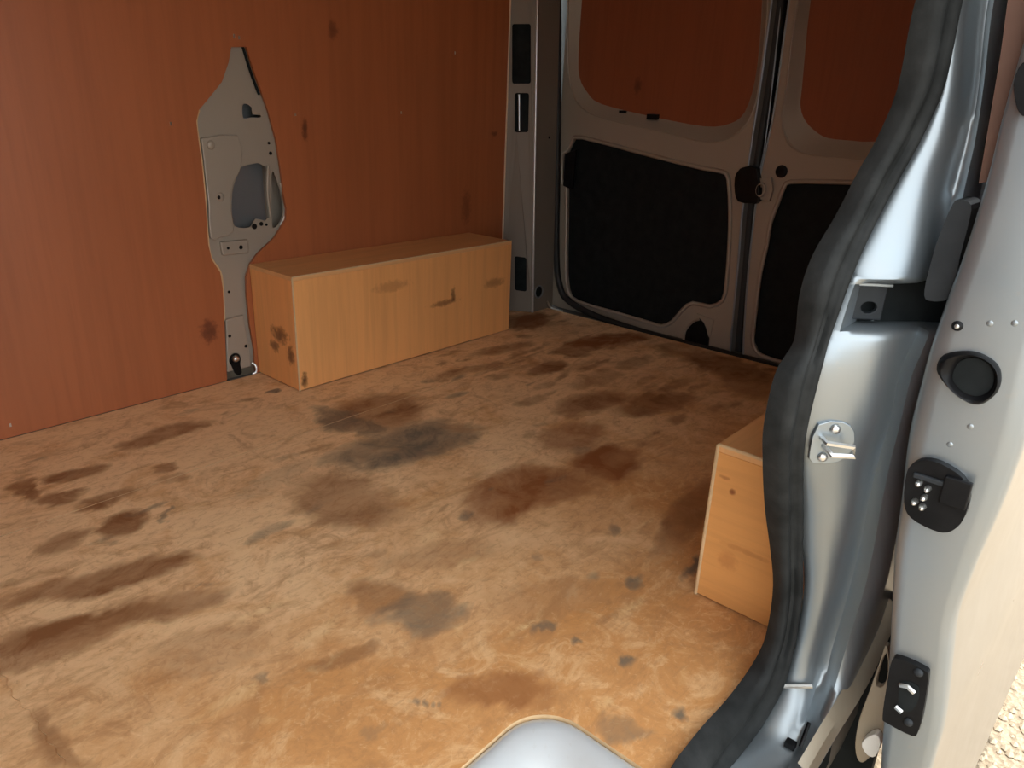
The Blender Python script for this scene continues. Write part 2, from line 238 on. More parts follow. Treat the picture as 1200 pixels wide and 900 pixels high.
def plywood(name, c0, c1, stretch, rough=.5, marks=(), fine=.5, dark=None, spec=.4):
    m, nt, b = newmat(name); co = objco(nt)
    big = noise(nt, co, 2.2, 3, .55, stretch=tuple(1 if s > 1 else .35 for s in stretch))
    gr = noise(nt, co, 9, 5, .65, stretch=stretch, dist=.25)
    fn = noise(nt, co, 42, 3, .7, stretch=stretch)
    col = mix(nt, ramp(nt, big, [(.3, 0), (.7, 1)]), c0, c1)
    col = mix(nt, ramp(nt, gr, [(.35, .55*fine), (.62, 0)]), col, dark or tuple(x*.55 for x in c0))
    col = mix(nt, ramp(nt, fn, [(.38, .6*fine), (.55, 0)]), col, tuple(x*.6 for x in c0))
    for c, s, k, a in marks: col = mark(nt, co, c, s, k, col, a)
    L(nt, col, b.inputs['Base Color']); b.inputs['Roughness'].default_value = rough
    b.inputs['Specular IOR Level'].default_value = spec
    bump(nt, b, fn, .12, .001)
    return m
def paint(name, col, metal=.55, rough=.32, coat=.3, dust=0, dustcol=(.42, .36, .28), bumpy=.02):
    m, nt, b = newmat(name); co = objco(nt)
    n1 = noise(nt, co, 6, 4); n2 = noise(nt, co, 90, 3)
    c = mix(nt, ramp(nt, n1, [(.35, 0), (.7, .25+dust)]), col, dustcol)
    c = mix(nt, ramp(nt, n2, [(.62, 0), (.8, .2)]), c, dustcol)
    L(nt, c, b.inputs['Base Color']); b.inputs['Metallic'].default_value = metal
    L(nt, ramp(nt, n1, [(.3, rough), (.8, min(1, rough+.15))]), b.inputs['Roughness'])
    b.inputs['Coat Weight'].default_value = coat; b.inputs['Coat Roughness'].default_value = .12
    bump(nt, b, n1, bumpy, .004)
    return m
def plain(name, col, rough=.5, metal=0, spec=.5, var=.25, bscale=200, bst=.1):
    m, nt, b = newmat(name); co = objco(nt)
    n1 = noise(nt, co, 25, 4)
    L(nt, mix(nt, ramp(nt, n1, [(.3, 0), (.75, var)]), col, tuple(min(1, x*1.9+.02) for x in col)), b.inputs['Base Color'])
    b.inputs['Roughness'].default_value = rough; b.inputs['Metallic'].default_value = metal
    b.inputs['Specular IOR Level'].default_value = spec
    bump(nt, b, noise(nt, co, bscale, 2), bst, .0006)
    return m

WY = 1.9
wm = [((WMARK[0][0], WY, WMARK[0][1]), (.012, .2, .035), (.05, .012, .006), .8),
      ((WMARK[1][0], WY, WMARK[1][1]), (.03, .2, .04), (.06, .014, .008), .75),
      ((WMARK[2][0], WY, WMARK[2][1]), (.02, .2, .03), (.07, .016, .008), .6),
      ((2.07, WY, .67), (.02, .2, .012), (.05, .012, .006), .6),
      ((1.93, WY, .42), (.03, .2, .07), (.08, .02, .01), .5)]
M = {}
M['wall_ply'] = plywood('red_brown_plywood', (.43, .135, .050), (.38, .116, .043), (1, 1, .045), .42, wm, fine=.4, spec=.45)
M['door_ply'] = plywood('door_plywood', (.30, .085, .034), (.27, .076, .030), (1, 1, .06), .5,
                        [((2.41, 1.53, .85), (.2, .02, .03), (.06, .015, .008), .6)], fine=.4)
M['box_ply'] = plywood('box_plywood', (.88, .42, .15), (.82, .385, .13), (1, 1, .05), .5,
                       [((1.62, 1.69, .16), (.07, .1, .012), (.10, .035, .012), .7), ((1.66, 1.69, .18), (.012, .1, .03), (.08, .03, .01), .8),
                        ((1.86, 1.69, .19), (.06, .1, .02), (.12, .045, .015), .5), ((1.06, 1.77, .15), (.1, .05, .03), (.05, .018, .008), .8),
                        ((1.06, 1.80, .11), (.1, .03, .02), (.05, .018, .008), .7), ((1.06, 1.72, .10), (.1, .02, .035), (.05, .018, .008), .8),
                        ((1.08, 1.69, .03), (.012, .1, .03), (.04, .015, .008), .9), ((1.4, 1.69, .25), (.08, .1, .02), (.25, .10, .03), .4)], fine=.35)
M['roof'] = plain('pale_roof_lining', (.74, .68, .58), .8, 0, .2, .1)
M['box_top'] = plywood('box_top_plywood', (.80, .43, .18), (.74, .39, .16), (.06, 1, 1), .45, fine=.4)
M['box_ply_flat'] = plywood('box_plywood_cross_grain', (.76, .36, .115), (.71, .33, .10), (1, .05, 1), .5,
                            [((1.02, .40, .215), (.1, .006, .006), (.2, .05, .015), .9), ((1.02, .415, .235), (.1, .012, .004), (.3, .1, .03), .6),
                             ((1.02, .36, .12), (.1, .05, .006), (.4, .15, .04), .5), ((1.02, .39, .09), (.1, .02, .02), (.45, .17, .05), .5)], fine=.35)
M['edge_ply'] = plywood('plywood_cut_edge', (.72, .50, .28), (.64, .42, .22), (1, 1, 1), .7, fine=.5)
M['reflection'] = plain('brown_reflection', (.115, .062, .045), .6, 0, .2, .2)
M['edge_pale'] = plywood('pale_cut_edge', (.85, .70, .52), (.80, .62, .42), (1, 1, 1), .7, fine=.2)
M['silver'] = paint('silver_body_paint', (.275, .318, .35), .75, .31, .2)
M['silver_in'] = paint('silver_inner_panel', (.36, .315, .26), .25, .45, .05, .12, (.36, .30, .23))  # same silver paint: warm interior light put into the colour, with some dust
M['silver_dusty'] = paint('dusty_silver_paint', (.34, .29, .22), .2, .55, 0, .5, (.34, .26, .17))
M['skin'] = paint('silver_outer_skin', (.29, .29, .28), .7, .27, .3, .15, (.34, .29, .23), .01)
M['step'] = paint('silver_step_metal', (.66, .70, .73), .35, .35, .3, .0)
M['rubber'] = plain('grey_black_rubber', (.012, .013, .013), .6, 0, .12, .6, 300, .4)
M['rubber_dk'] = plain('black_rubber', (.008, .009, .010), .6)
M['black'] = plain('black_plastic', (.004, .004, .0045), .35, 0, .14, .3)
M['black_matt'] = plain('matt_black_liner_and_shade', (.004, .006, .0065), .75, 0, .2, .35, 60, .3)
M['grey_plastic'] = plain('dark_grey_plastic', (.022, .025, .028), .45, 0, .15)
M['steel'] = plain('bright_steel', (.65, .65, .63), .28, .9, .5, .1)
M['white'] = plain('white_plastic', (.8, .78, .72), .4)
M['pillar_paint'] = paint('shaded_pillar_paint', (.20, .175, .145), .2, .5, 0, .2, (.22, .18, .13))  # inner paint again, with the rear corner's shade put into the colour
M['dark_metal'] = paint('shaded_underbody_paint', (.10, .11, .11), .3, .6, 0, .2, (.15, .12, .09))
M['subfloor'] = paint('bare_floor_metal', (.30, .31, .31), .4, .5, 0, .3)

# floor plywood: stains live in the mesh colour attribute 'stain' (r brown, g grey grime, b red-brown)
m, nt, b = newmat('worn_floor_plywood'); co = objco(nt)
at = N(nt, 'ShaderNodeAttribute', attribute_name='stain'); sp = N(nt, 'ShaderNodeSeparateColor'); L(nt, at.outputs['Color'], sp.inputs[0])
n_big = noise(nt, co, 2.3, 5, .62, dist=.4); n_mid = noise(nt, co, 11, 7, .72, dist=1.2); n_fine = noise(nt, co, 46, 6, .75, dist=1.5)
n_gr = noise(nt, co, 14, 6, .7, stretch=(.35, 1, 1), dist=1.0); n_gr2 = noise(nt, co, 90, 4, .75, stretch=(.3, 1, 1), dist=.5)
n_pat = noise(nt, co, 5.5, 6, .7, dist=1.0)
sxyz = N(nt, 'ShaderNodeSeparateXYZ'); L(nt, co, sxyz.inputs[0])
dd = N(nt, 'ShaderNodeMath', operation='MULTIPLY_ADD', inp={1: .42, 2: -.10}); L(nt, sxyz.outputs['Y'], dd.inputs[0])
dm = N(nt, 'ShaderNodeMath', operation='MULTIPLY_ADD', inp={1: .62}); L(nt, n_big, dm.inputs[0]); L(nt, dd.outputs[0], dm.inputs[2])
col = mix(nt, ramp(nt, dm.outputs[0], [(.42, 0), (.68, 1)]), FLOOR_A, FLOOR_B)
col = mix(nt, ramp(nt, n_pat, [(.50, 0), (.66, .6)]), col, FLOOR_E)
col = mix(nt, ramp(nt, n_mid, [(.50, 0), (.66, .45)]), col, FLOOR_C)
col = mix(nt, ramp(nt, n_mid, [(.34, .5), (.47, 0)]), col, FLOOR_D)
col = mix(nt, ramp(nt, n_gr, [(.36, .42), (.47, 0)]), col, FLOOR_D)
col = mix(nt, ramp(nt, n_gr2, [(.36, .3), (.48, 0)]), col, FLOOR_D)
col = mix(nt, ramp(nt, n_fine, [(.55, 0), (.70, .38)]), col, FLOOR_C)
col = mix(nt, ramp(nt, n_fine, [(.32, .45), (.45, 0)]), col, FLOOR_D)
scuff = N(nt, 'ShaderNodeMath', operation='MULTIPLY'); L(nt, at.outputs['Alpha'], scuff.inputs[0]); L(nt, ramp(nt, n_fine, [(.35, 0), (.55, 1)]), scuff.inputs[1])
col = mix(nt, scuff.outputs[0], col, (.90, .66, .34))
def stain(ch, c, col):
    a = N(nt, 'ShaderNodeMath', operation='MULTIPLY_ADD', inp={1: 1.1, 2: -.55}); L(nt, n_mid, a.inputs[0])
    s = N(nt, 'ShaderNodeMath', operation='ADD'); L(nt, a.outputs[0], s.inputs[0]); L(nt, sp.outputs[ch], s.inputs[1])
    f = N(nt, 'ShaderNodeMath', operation='MULTIPLY'); L(nt, ramp(nt, s.outputs[0], [(.02, 0), (.9, 1)]), f.inputs[0])
    L(nt, ramp(nt, sp.outputs[ch], [(0, 0), (.12, 1)]), f.inputs[1])
    return mix(nt, f.outputs[0], col, c)
col = stain(0, (.26, .112, .043), col); col = stain(2, (.29, .105, .034), col); col = stain(1, (.17, .138, .10), col)
L(nt, col, b.inputs['Base Color'])
L(nt, ramp(nt, n_mid, [(.3, .5), (.7, .72)]), b.inputs['Roughness']); b.inputs['Specular IOR Level'].default_value = .3
bump(nt, b, n_gr2, .2, .0012)
M['floor'] = m
# gravel
m, nt, b = newmat('pale_gravel'); co = objco(nt)
vo = N(nt, 'ShaderNodeTexVoronoi', inp={'Scale': 55}); L(nt, co, vo.inputs['Vector'])
g1 = noise(nt, co, 3, 4); g2 = noise(nt, co, 140, 3)
c = mix(nt, ramp(nt, g1, [(.3, 0), (.7, 1)]), (.40, .31, .205), (.46, .365, .255))
c = mix(nt, ramp(nt, g2, [(.4, .6), (.6, 0)]), c, (.26, .19, .12))
L(nt, c, b.inputs['Base Color']); b.inputs['Roughness'].default_value = .9
bump(nt, b, vo.outputs['Distance'], .8, .012)
M['gravel'] = m
M['pebble'] = plain('pale_pebble', (.42, .335, .235), .85, 0, .3, .5)

# ------------------------------------------------------------------ ground outside
g = mesh_obj('ground', [(-12, -14, GZ), (14, -14, GZ), (14, 12, GZ), (-12, 12, GZ)], [(0, 1, 2, 3)], M['gravel'])
tag(g, 'pale sandy gravel ground outside the van', 'ground', kind='structure')
rnd = random.Random(4); v = []; f = []
for i in range(1600):
    x = rnd.uniform(1.2, 3.4); y = rnd.uniform(-.32, .1); r = rnd.uniform(.004, .011)
    a = rnd.uniform(0, 6.28); k = len(v); z = GZ+r*.25
    for q in range(5): v.append((x+r*1.2*math.cos(a+q*1.257)*rnd.uniform(.7, 1.1), y+r*math.sin(a+q*1.257)*rnd.uniform(.7, 1.1), z))
    v += [(x+r*.2, y, z+r*.7), (x, y, z-r*.7)]
    for q in range(5): f += [(k+q, k+(q+1) % 5, k+5), (k+(q+1) % 5, k+q, k+6)]
tag(mesh_obj('gravel', v, f, M['pebble']), 'loose pale gravel stones on the ground behind the sliding door', 'gravel', kind='stuff')

# ------------------------------------------------------------------ floor
def vnoise(x, y, seed):
    r = np.random.RandomState(seed).rand(64, 64)
    xi = np.floor(x).astype(int); yi = np.floor(y).astype(int); fx = x-xi; fy = y-yi
    fx = fx*fx*(3-2*fx); fy = fy*fy*(3-2*fy); g = lambda a, b: r[a % 64, b % 64]
    return (g(xi, yi)*(1-fx)+g(xi+1, yi)*fx)*(1-fy)+(g(xi, yi+1)*(1-fx)+g(xi+1, yi+1)*fx)*fy
def fbm(x, y, s, seed): return sum(vnoise(x*s*2**k, y*s*2**k, seed+k)*.5**k for k in range(4))/1.875-.5
def stain_field(P):
    x, y = P[:, 0], P[:, 1]
    wx = x+.06*fbm(x*.6, y, 7, 1)+.06*fbm(x*.6, y, 26, 21)+.03*fbm(x*.5, y, 80, 61); wy = y+.035*fbm(x*.6, y, 7, 7)+.035*fbm(x*.6, y, 26, 31)+.02*fbm(x*.5, y, 80, 71)
    br = 1+.9*fbm(x*.5, y, 16, 51)
    out = np.zeros((len(P), 4), np.float32); out[:, 3] = 0
    for cx, cy, ux, uy, vx, vy, s, t in STAINS:
        det = ux*vy-uy*vx; dx = wx-cx; dy = wy-cy
        a = (dx*vy-dy*vx)/det; c = (ux*dy-uy*dx)/det
        d = np.sqrt(a*a+c*c); k = np.clip((1.22-d)/.6, 0, 1); k = np.clip(k*k*(3-2*k)*s*br, 0, 1)
        ch = {'b': 0, 'k': 1, 'r': 2, 'w': 3}[t]; out[:, ch] = np.maximum(out[:, ch], k)
    # small drips and scuffs towards the rear, drawn out along the van
    for i in range(90):
        r = random.Random(100+i); cx = r.uniform(1.5, 2.25); cy = r.uniform(.75, 1.85); lx = r.uniform(.012, .07); ly = r.uniform(.008, .022)
        d = np.sqrt(((wx-cx)/lx)**2+((wy-cy)/ly)**2); k = np.clip((1.3-d)/.9, 0, 1)*r.uniform(.25, .65)*br
        out[:, 0] = np.maximum(out[:, 0], k)
    for i in range(140):
        r = random.Random(900+i); cx = r.uniform(.2, 1.6); cy = r.uniform(.35, 1.8); lx = r.uniform(.008, .05); ly = r.uniform(.004, .018)
        d = np.sqrt(((wx-cx)/lx)**2+((wy-cy)/ly)**2); k = np.clip((1.3-d)/.9, 0, 1)*r.uniform(.15, .5)*br
        ch = r.choice((0, 1, 3, 3)); out[:, ch] = np.maximum(out[:, ch], k)
    return out
NX, NY, NR = .65, .48, .07       # step cut-out: x < NX and y < NY, rounded corner
def sdf(x, y):
    qx = x-(NX-NR); qy = y-(NY-NR)
    return math.hypot(max(qx, 0), max(qy, 0))+min(max(qx, qy), 0)-NR
def sheet(x0, x1, y0, y1, step, parent, notch=False, wob=0, drop=0):
    nx = max(2, int((x1-x0)/step)); ny = max(2, int((y1-y0)/step))
    v = []; idx = {}; f = []; inside = []
    for i in range(nx+1):
        for j in range(ny+1):
            x = x0+(x1-x0)*i/nx; y = y0+(y1-y0)*j/ny; ins = False
            if wob and i == 0: x += wob*(math.sin(y*23)+.6*math.sin(y*61)+.8*math.sin(y*217))
            if notch and x < NX and y < NY:
                d = sdf(x, y)
                if d < 0:
                    ins = d < -1e-6
                    if d > -step*1.6:
                        e = 1e-4; gx = (sdf(x+e, y)-d)/e; gy = (sdf(x, y+e)-d)/e; x -= d*gx; y -= d*gy
            idx[i, j] = len(v); v.append((x, y, -drop)); inside.append(ins)
    for i in range(nx):
        for j in range(ny):
            q = [idx[i, j], idx[i+1, j], idx[i+1, j+1], idx[i, j+1]]
            if all(inside[k] for k in q): continue
            f.append(q)
    bm = bmesh.new(); bv = [bm.verts.new(p) for p in v]
    for q in f: bm.faces.new([bv[k] for k in q])
    for w_ in [w_ for w_ in bm.verts if not w_.link_faces]: bm.verts.remove(w_)
    bd = [e for e in bm.edges if len(e.link_faces) == 1]
    r = bmesh.ops.extrude_edge_only(bm, edges=bd)
    for e in r['geom']:
        if isinstance(e, bmesh.types.BMVert): e.co.z -= .014
    for q in bm.faces:
        q.normal_update()
        q.material_index = 0 if abs(q.normal.z) > .5 else 1
        if abs(q.normal.z) > .5 and q.normal.z < 0: q.normal_flip()
    me = bpy.data.meshes.new('plywood_sheet'); bm.to_mesh(me); bm.free()
    me.materials.append(M['floor']); me.materials.append(M['edge_ply'])
    P = np.zeros(len(me.vertices)*3, np.float32); me.vertices.foreach_get('co', P); P = P.reshape(-1, 3)
    a = me.attributes.new('stain', 'FLOAT_COLOR', 'POINT'); a.data.foreach_set('color', stain_field(P).ravel())
    return link(bpy.data.objects.new('plywood_sheet', me), parent)
fl = empty('floor'); tag(fl, 'stained worn plywood load floor of the van', 'floor', kind='structure')
sheet(.1605, 2.30, .268, 1.452, .006, fl, notch=True, wob=.0025)
sheet(.160, 2.30, 1.454, 1.898, .006, fl)
sheet(-.9, .168, .50, 1.898, .012, fl, drop=.0015)
plate('floor_pan', [(-.9, .485), (.655, .485), (.655, .266), (2.40, .266), (2.40, 1.95), (-.9, 1.95)], [], frame_z(-.06), .045, M['subfloor'], fl)
box('threshold', (2.30, .30, -.05), (2.46, 1.85, -.012), M['dark_metal'], fl)
# step well beside the sliding door
outl = [(-.4, NY)]+[(NX-NR+NR*math.sin(a), NY-NR+NR*math.cos(a)) for a in [i*math.pi/16 for i in range(9)]]+[(NX, .275)]
rows = []
for k, (off, z) in enumerate([(.001, -.007), (.003, -.004), (.009, -.002), (.018, -.0035), (.03, -.008), (.045, -.015), (.06, -.023), (.085, -.038), (.12, -.062), (.16, -.095), (.2, -.14)]):
    r = []
    for (x, y) in outl:
        cx, cy = NX-.17, .30
        if x < 0: r.append((x, max(y-off, .281), z))
        else:
            sx = (x-off if x > NX-NR-1e-6 else x); sy = max(y-off, .276)
            if off > 0:
                d = Vector((x-(NX-NR), y-(NY-NR)))
                if d.length > 1e-6 and d.x >= -1e-6 and d.y >= -1e-6 and abs(d.length-NR) < 1e-4:
                    rr = NR-off*.3; ov = off*.7; d = d.normalized(); sx = NX-NR-ov+d.x*rr; sy = NY-NR-ov+d.y*rr
            r.append((sx, max(sy, .20), z))
    rows.append(r)
st = loft('step_well', rows, M['step'], None, smooth=True); 
tag(st, 'shiny silver metal step sunk into the front edge of the floor', 'step', kind='structure')
box('step_tread', (-.4, .16, -.30), (NX-.02, NY, -.28), M['step'], st)

# ------------------------------------------------------------------ far side wall with its pillar
wl = empty('wall_left', (0, WY, 0)); tag(wl, 'red-brown plywood lining of the far side wall', 'wall', kind='structure')
fy = frame_y(WY)
brk = BR
plate('plywood_panel', [(-.9, .001), (BR[14][0]-.001, .001), (BR[14][0], BR[14][1])]+[p for p in reversed(BR[:14])]+[p for p in reversed(BR[16:])]+[(BR[15][0]+.001, .02), (BR[15][0]+.002, .001), (2.130, .001), (2.130, 1.38), (-.9, 1.38)], [], fy, .009, M['wall_ply'], wl)
box('edge_strip', (2.1300, WY-.0015, .001), (2.1365, WY+.010, 1.38), M['edge_pale'], wl, bevel=0)
for x, z in STAPLES: box('staple', (x-.002, WY-.0015, z-.004), (x+.002, WY+.001, z+.004), M['steel'], wl, bevel=0)
box('outer_panel', (-.9, WY+.09, -.3), (2.4, WY+.11, 1.42), M['silver_in'], wl, bevel=0)
# cut edge of the plywood round the pillar
pl = empty('pillar_panel', (1.03, WY+.008, 0)); tag(pl, 'bare grey metal pillar with holes showing through the red-brown plywood wall', 'pillar')
def grow(p, k):
    c = (sum(q[0] for q in p)/len(p), sum(q[1] for q in p)/len(p)); out = []
    n = len(p)
    for i in range(n):
        a = Vector(p[i-1]); b_ = Vector(p[(i+1) % n]); t = (b_-a).normalized(); nn = Vector((t.y, -t.x))
        if nn.dot(Vector(p[i])-Vector(c)) < 0: nn = -nn
        q = Vector(p[i])+nn*k; out.append((q.x, q.y))
    return out
outer = [(-0.02+min(p[0] for p in BR), .02), (.02+max(p[0] for p in BR), .02), (.02+max(p[0] for p in BR), 1.0), (-.02+min(p[0] for p in BR), 1.0)]
hole = cat_closed(BR_H, 3); slot = cat_closed(BR_S, 3); key = cat_closed(BR_K, 2)
plate('plate', outer, [hole, slot, key], frame_y(WY+.016), .0018, M['silver_in'], pl)
# pressed relief: raised left field, right field, foot
low = [p for p in BR]
def field(name, pts, d, b=.0035, holes=()): return plate(name, pts, holes, frame_y(WY+.016-d), d+.0008, M['silver_in'], pl, bevel=b)
# relief on the left half of the head
xs, zs = BR_STEP[1]
field('pressed_field', cat_open([(BR[6][0]+.012, BR[6][1]-.005), (xs-.005, zs-.002), (xs-.003, BR_H[2][1]+.004), (BR_H[1][0]-.006, BR_H[1][1]), (BR_H[0][0]-.008, BR_H[0][1]), (BR_H[8][0]-.008, BR_H[8][1]), (BR_H[7][0]-.006, BR_H[7][1]-.014), (BR_P[0][0]+.004, BR_P[0][1]+.012), (BR[9][0]+.012, BR[9][1]+.012), (BR[8][0]+.012, BR[8][1])], 2), .009)
field('pressed_pad', [BR_P[0], BR_P[1], BR_P[2], BR_P[3]], .010)
field('pressed_foot', [(BR[13][0]+.008, BR[13][1]), (BR[17][0]-.012, BR[13][1]+.004), (BR[15][0]-.006, .022), (BR[14][0]+.006, .022)], .009)
tube('rolled_edge', cat_open([(BR_H[3][0]+.004, WY+.010, BR_H[3][1]+.004), (BR_H[4][0]-.001, WY+.008, (BR_H[3][1]+BR_H[4][1])/2), (BR_H[4][0]+.003, WY+.010, BR_H[4][1])], 5), .004, M['silver_in'], pl)
tube('rolled_edge', [(p[0]+.005, WY+.011, p[1]) for p in cat_open([BR_S[1], BR_S[2], BR_S[3], BR_S[4]], 4)], .003, M['steel'], pl)
tube('left_lip', [(p[0]+.004, WY+.009, p[1]) for p in cat_open(BR[4:14], 3)], .004, M['edge_ply'], pl, n=6)
tube('shadow_gap', [(p[0]-.004, WY+.012, p[1]) for p in cat_open([BR[31], BR[30], BR[29]], 4)], .004, M['black_matt'], pl, n=6)  # black tube drawn as the shadow along the plywood edge
for i, (x, z) in enumerate(BR_D):
    r = [.012, .012, .004, .006, .004, .005, .005, .004, .005, .008, .006, .004][i]
    if i < 2:
        dome('pressed_dimple', (x, WY+.0075, z), r, .006, (0, -1, 0), M['silver_in'], pl)
        if i == 1: dome('hole', (x-.006, WY+.0022, z), .005, .0008, (0, -1, 0), M['black'], pl)
    else: plate('hole', circ((x, z), r, 12), [], frame_y(WY+(.0055 if i in (2, 3) else .0065 if i in (5, 6) else .0150)), .001, M['black'], pl)
(x, z), (x2, z2) = BR_BOLT
kb = plate('keyhole', cat_closed([(x-.018, z), (x-.012, z+.015), (x, z+.02), (x+.013, z+.015), (x+.017, z), (x+.014, z-.018), (x2+.010, z2-.004), (x2, z2-.01), (x2-.011, z2-.002), (x-.013, z-.015)], 3), [], frame_y(WY+.0045), .004, M['black'], pl)
dome('bolt', (x+.001, WY+.0045, z+.004), .011, .010, (0, -1, 0), M['steel'], pl)
tube('hook', cat_open([(1.045, WY+.004, .035), (1.052, WY-.004, .025), (1.050, WY-.006, .008), (1.040, WY-.003, .003)], 4), .004, M['steel'], pl)
box('cavity_back', (.90, WY+.055, .02), (1.16, WY+.06, 1.0), M['silver'], pl, bevel=0)

# ------------------------------------------------------------------ wheel arch boxes
T = .012
def wheel_box(lab, x0, x1, y0, y1, h, front, frontmat, endmat, facing):
    b_ = empty('wheel_arch_box', (x0, (y0+y1)/2, 0)); tag(b_, lab, 'box')
    # facing: which long side shows (y lower side = -1, upper side = +1)
    ys = (y0, y0+T) if facing < 0 else (y1-T, y1)
    box('long_panel', (x0+(.0 if front == 'long' else T), ys[0], .004), (x1, ys[1], h-T), frontmat, b_, .0012)
    e0, e1 = (y0+T, y1) if facing < 0 else (y0, y1-T)
    if front != 'long': e0, e1 = y0, y1
    box('end_panel', (x0, e0, .004), (x0+T, e1, h-T), endmat, b_, .0012)
    box('end_panel', (x1-T, y0+T, .001), (x1, y1-T, h-T), endmat, b_, .0012)
    box('lid', (x0, y0, h-T), (x1, y1, h), M['box_top'], b_, .0012)
    return b_
lb = wheel_box('long orange plywood box covering the wheel arch against the far wall', 1.062, 1.945, 1.688, 1.898, .327, 'long', M['box_ply'], M['box_ply'], -1)
xw = 1.061
tube('edge_band', [(1.0635, 1.6895, .001), (1.0635, 1.6895, .326)], .0028, M['edge_ply'], lb, n=6)
tube('edge_band', [(1.064, 1.6895, .3255), (1.944, 1.6895, .3265)], .0022, M['edge_ply'], lb, n=6)
rb = wheel_box('orange plywood box half hidden behind the door rubber seal', 1.020, 1.90, .25, .437, .287, 'end', M['box_ply'], M['box_ply_flat'], 1)
tube('edge_band', [(1.0215, .4355, .001), (1.0215, .4355, .286)], .0034, M['edge_ply'], rb, n=6)
tube('edge_band', [(1.0215, .4355, .286), (1.0215, .26, .286)], .0030, M['edge_ply'], rb, n=6)

# ------------------------------------------------------------------ rear pillar between wall and rear door
rp = empty('rear_pillar', (2.2, 1.85, 0)); tag(rp, 'grey metal rear corner pillar with slots beside the rear doors', 'pillar')
P0 = Vector((2.137, 1.903, 0)); P1 = Vector((2.2, 1.787, 0)); U = P1-P0; W_ = U.length; LEAN = .0417
nd = Vector((-U.y, U.x, 0)).normalized()
if nd.x < 0: nd = -nd
def fp(a, b_, d=0):      # slanting face, its rear edge leaning outwards with height
    q = P0+U*(a/W_)+nd*d; return (q.x, q.y+LEAN*b_*a/W_, b_)
def rr(q, k=.008):   # rounded quad
    out = []
    for i in range(4):
        a, b_, c = Vector(q[i-1]), Vector(q[i]), Vector(q[(i+1) % 4])
        out += [tuple(b_+(a-b_).normalized()*k), tuple(b_+(a-b_).normalized()*k*.3+(c-b_).normalized()*k*.3), tuple(b_+(c-b_).normalized()*k)]
    return out
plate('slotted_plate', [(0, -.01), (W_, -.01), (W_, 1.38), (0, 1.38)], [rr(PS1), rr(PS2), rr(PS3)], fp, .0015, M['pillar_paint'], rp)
plate('cavity_back', [(-.03, -.01), (W_, -.01), (W_, 1.38), (-.03, 1.38)], [], lambda a, b_, d=0: fp(a, b_, d+.03), .002, M['black_matt'], rp)
a, c = PS2[0], PS2[3]
tube('lock_bar', [tuple(Vector(fp(a[0]+.018, a[1]-.004, .012))), tuple(Vector(fp(c[0]+.018, c[1]+.006, .012)))], .004, M['steel'], rp)
tube('flange', cat_open([(2.2, 1.787+LEAN*z_, z_) for z_ in (-.012, .5, .9, 1.38)], 4), .0045, M['steel'], rp)  # bright steel colour stands in for the highlight on the painted edge
fr2 = lambda a, b_, d=0: (a, 1.789+LEAN*b_+d, b_)
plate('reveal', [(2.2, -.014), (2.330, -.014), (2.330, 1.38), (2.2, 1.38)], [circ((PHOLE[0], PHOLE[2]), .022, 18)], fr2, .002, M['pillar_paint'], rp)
tube('hole_rim', [fr2(p[0], p[1], -.001) for p in circ((PHOLE[0], PHOLE[2]), .024, 18)], .003, M['silver'], rp, closed=True, n=6)
box('cavity_back', (2.202, 1.815, -.01), (2.33, 1.818, .25), M['black_matt'], rp, 0)
dome('rivet', (2.285, 1.789+LEAN*.66, .66), .005, .003, (0, -1, 0), M['black'], rp)
tube('drain_lip', cat_open([(2.29, 1.785, .03), (2.305, 1.782, .006), (2.315, 1.76, -.004), (2.325, 1.73, -.006)], 4), .004, M['steel'], rp)

# ------------------------------------------------------------------ rear doors
DX = 2.38
fx = frame_x(DX)
def rear_door(name, lab, outline, wout, win, pan, midlines=()):
    d = empty(name, (DX, sum(p[0] for p in outline)/len(outline), 0)); tag(d, lab, 'door', kind='structure')
    wo = cat_closed(wout, 3); wi = cat_closed(win, 3); pn = [tuple(p) for p in pan]
    plate('door_frame', outline, [wo, pn], fx, .02, M['silver_in'], d)
    rows = [[(DX, p[0], p[1]) for p in wo], [(DX+.004, *(p*.8+q*.2)) for p, q in zip(wo, wi)], [(DX+.030, *(p*.25+q*.75)) for p, q in zip(wo, wi)], [(DX+.035, q[0], q[1]) for q in wi]]
    loft('window_reveal', rows, M['silver_in'], d, closed=True)
    tube('window_bead', [(DX-.001, p[0], p[1]) for p in wo], .004, M['silver_in'], d, closed=True, n=6)
    plate('window_board', grow(wi, .03), [], frame_x(DX+.036), .008, M['door_ply'], d)
    plate('lower_liner', grow(pn, .02), [], frame_x(DX+.018), .006, M['black_matt'], d)
    tube('panel_bead', [(DX-.001, p[0], p[1]) for p in pn], .0075, M['silver_in'], d, closed=True, n=8)
    return d
top = 1.36
Lo = [(1.834, -.005), (1.838, .06), (1.842, top)]+[(L_EDGE[0][0], top)]+list(L_EDGE)+[(1.20, -.016), (1.78, -.016)]
lpan = cat_closed(L_PAN, 2)
d1 = rear_door('door_1', 'left rear door with brown boarded window and black lower panel', Lo,
               L_OUT+[(1.09, 1.2), (1.14, 1.27), (1.45, 1.29), (1.76, 1.27), (1.825, 1.2)],
               L_IN+[(1.12, 1.18), (1.16, 1.24), (1.45, 1.26), (1.74, 1.24), (1.80, 1.18)], lpan)
Ro = [(R_EDGE[0][0], top)]+list(R_EDGE)+[(.4, -.045), (.32, -.02), (.29, .06), (.285, top)]
Ro = list(reversed(Ro))
rpan = [tuple(p) for p in cat_open(list(reversed(R_PAN_T))+list(R_PAN), 2)]
rpan += [(.50, -.01), (.40, 0), (.35, .05), (.34, .3), (.35, .56), (.40, .60), (.55, .60)]
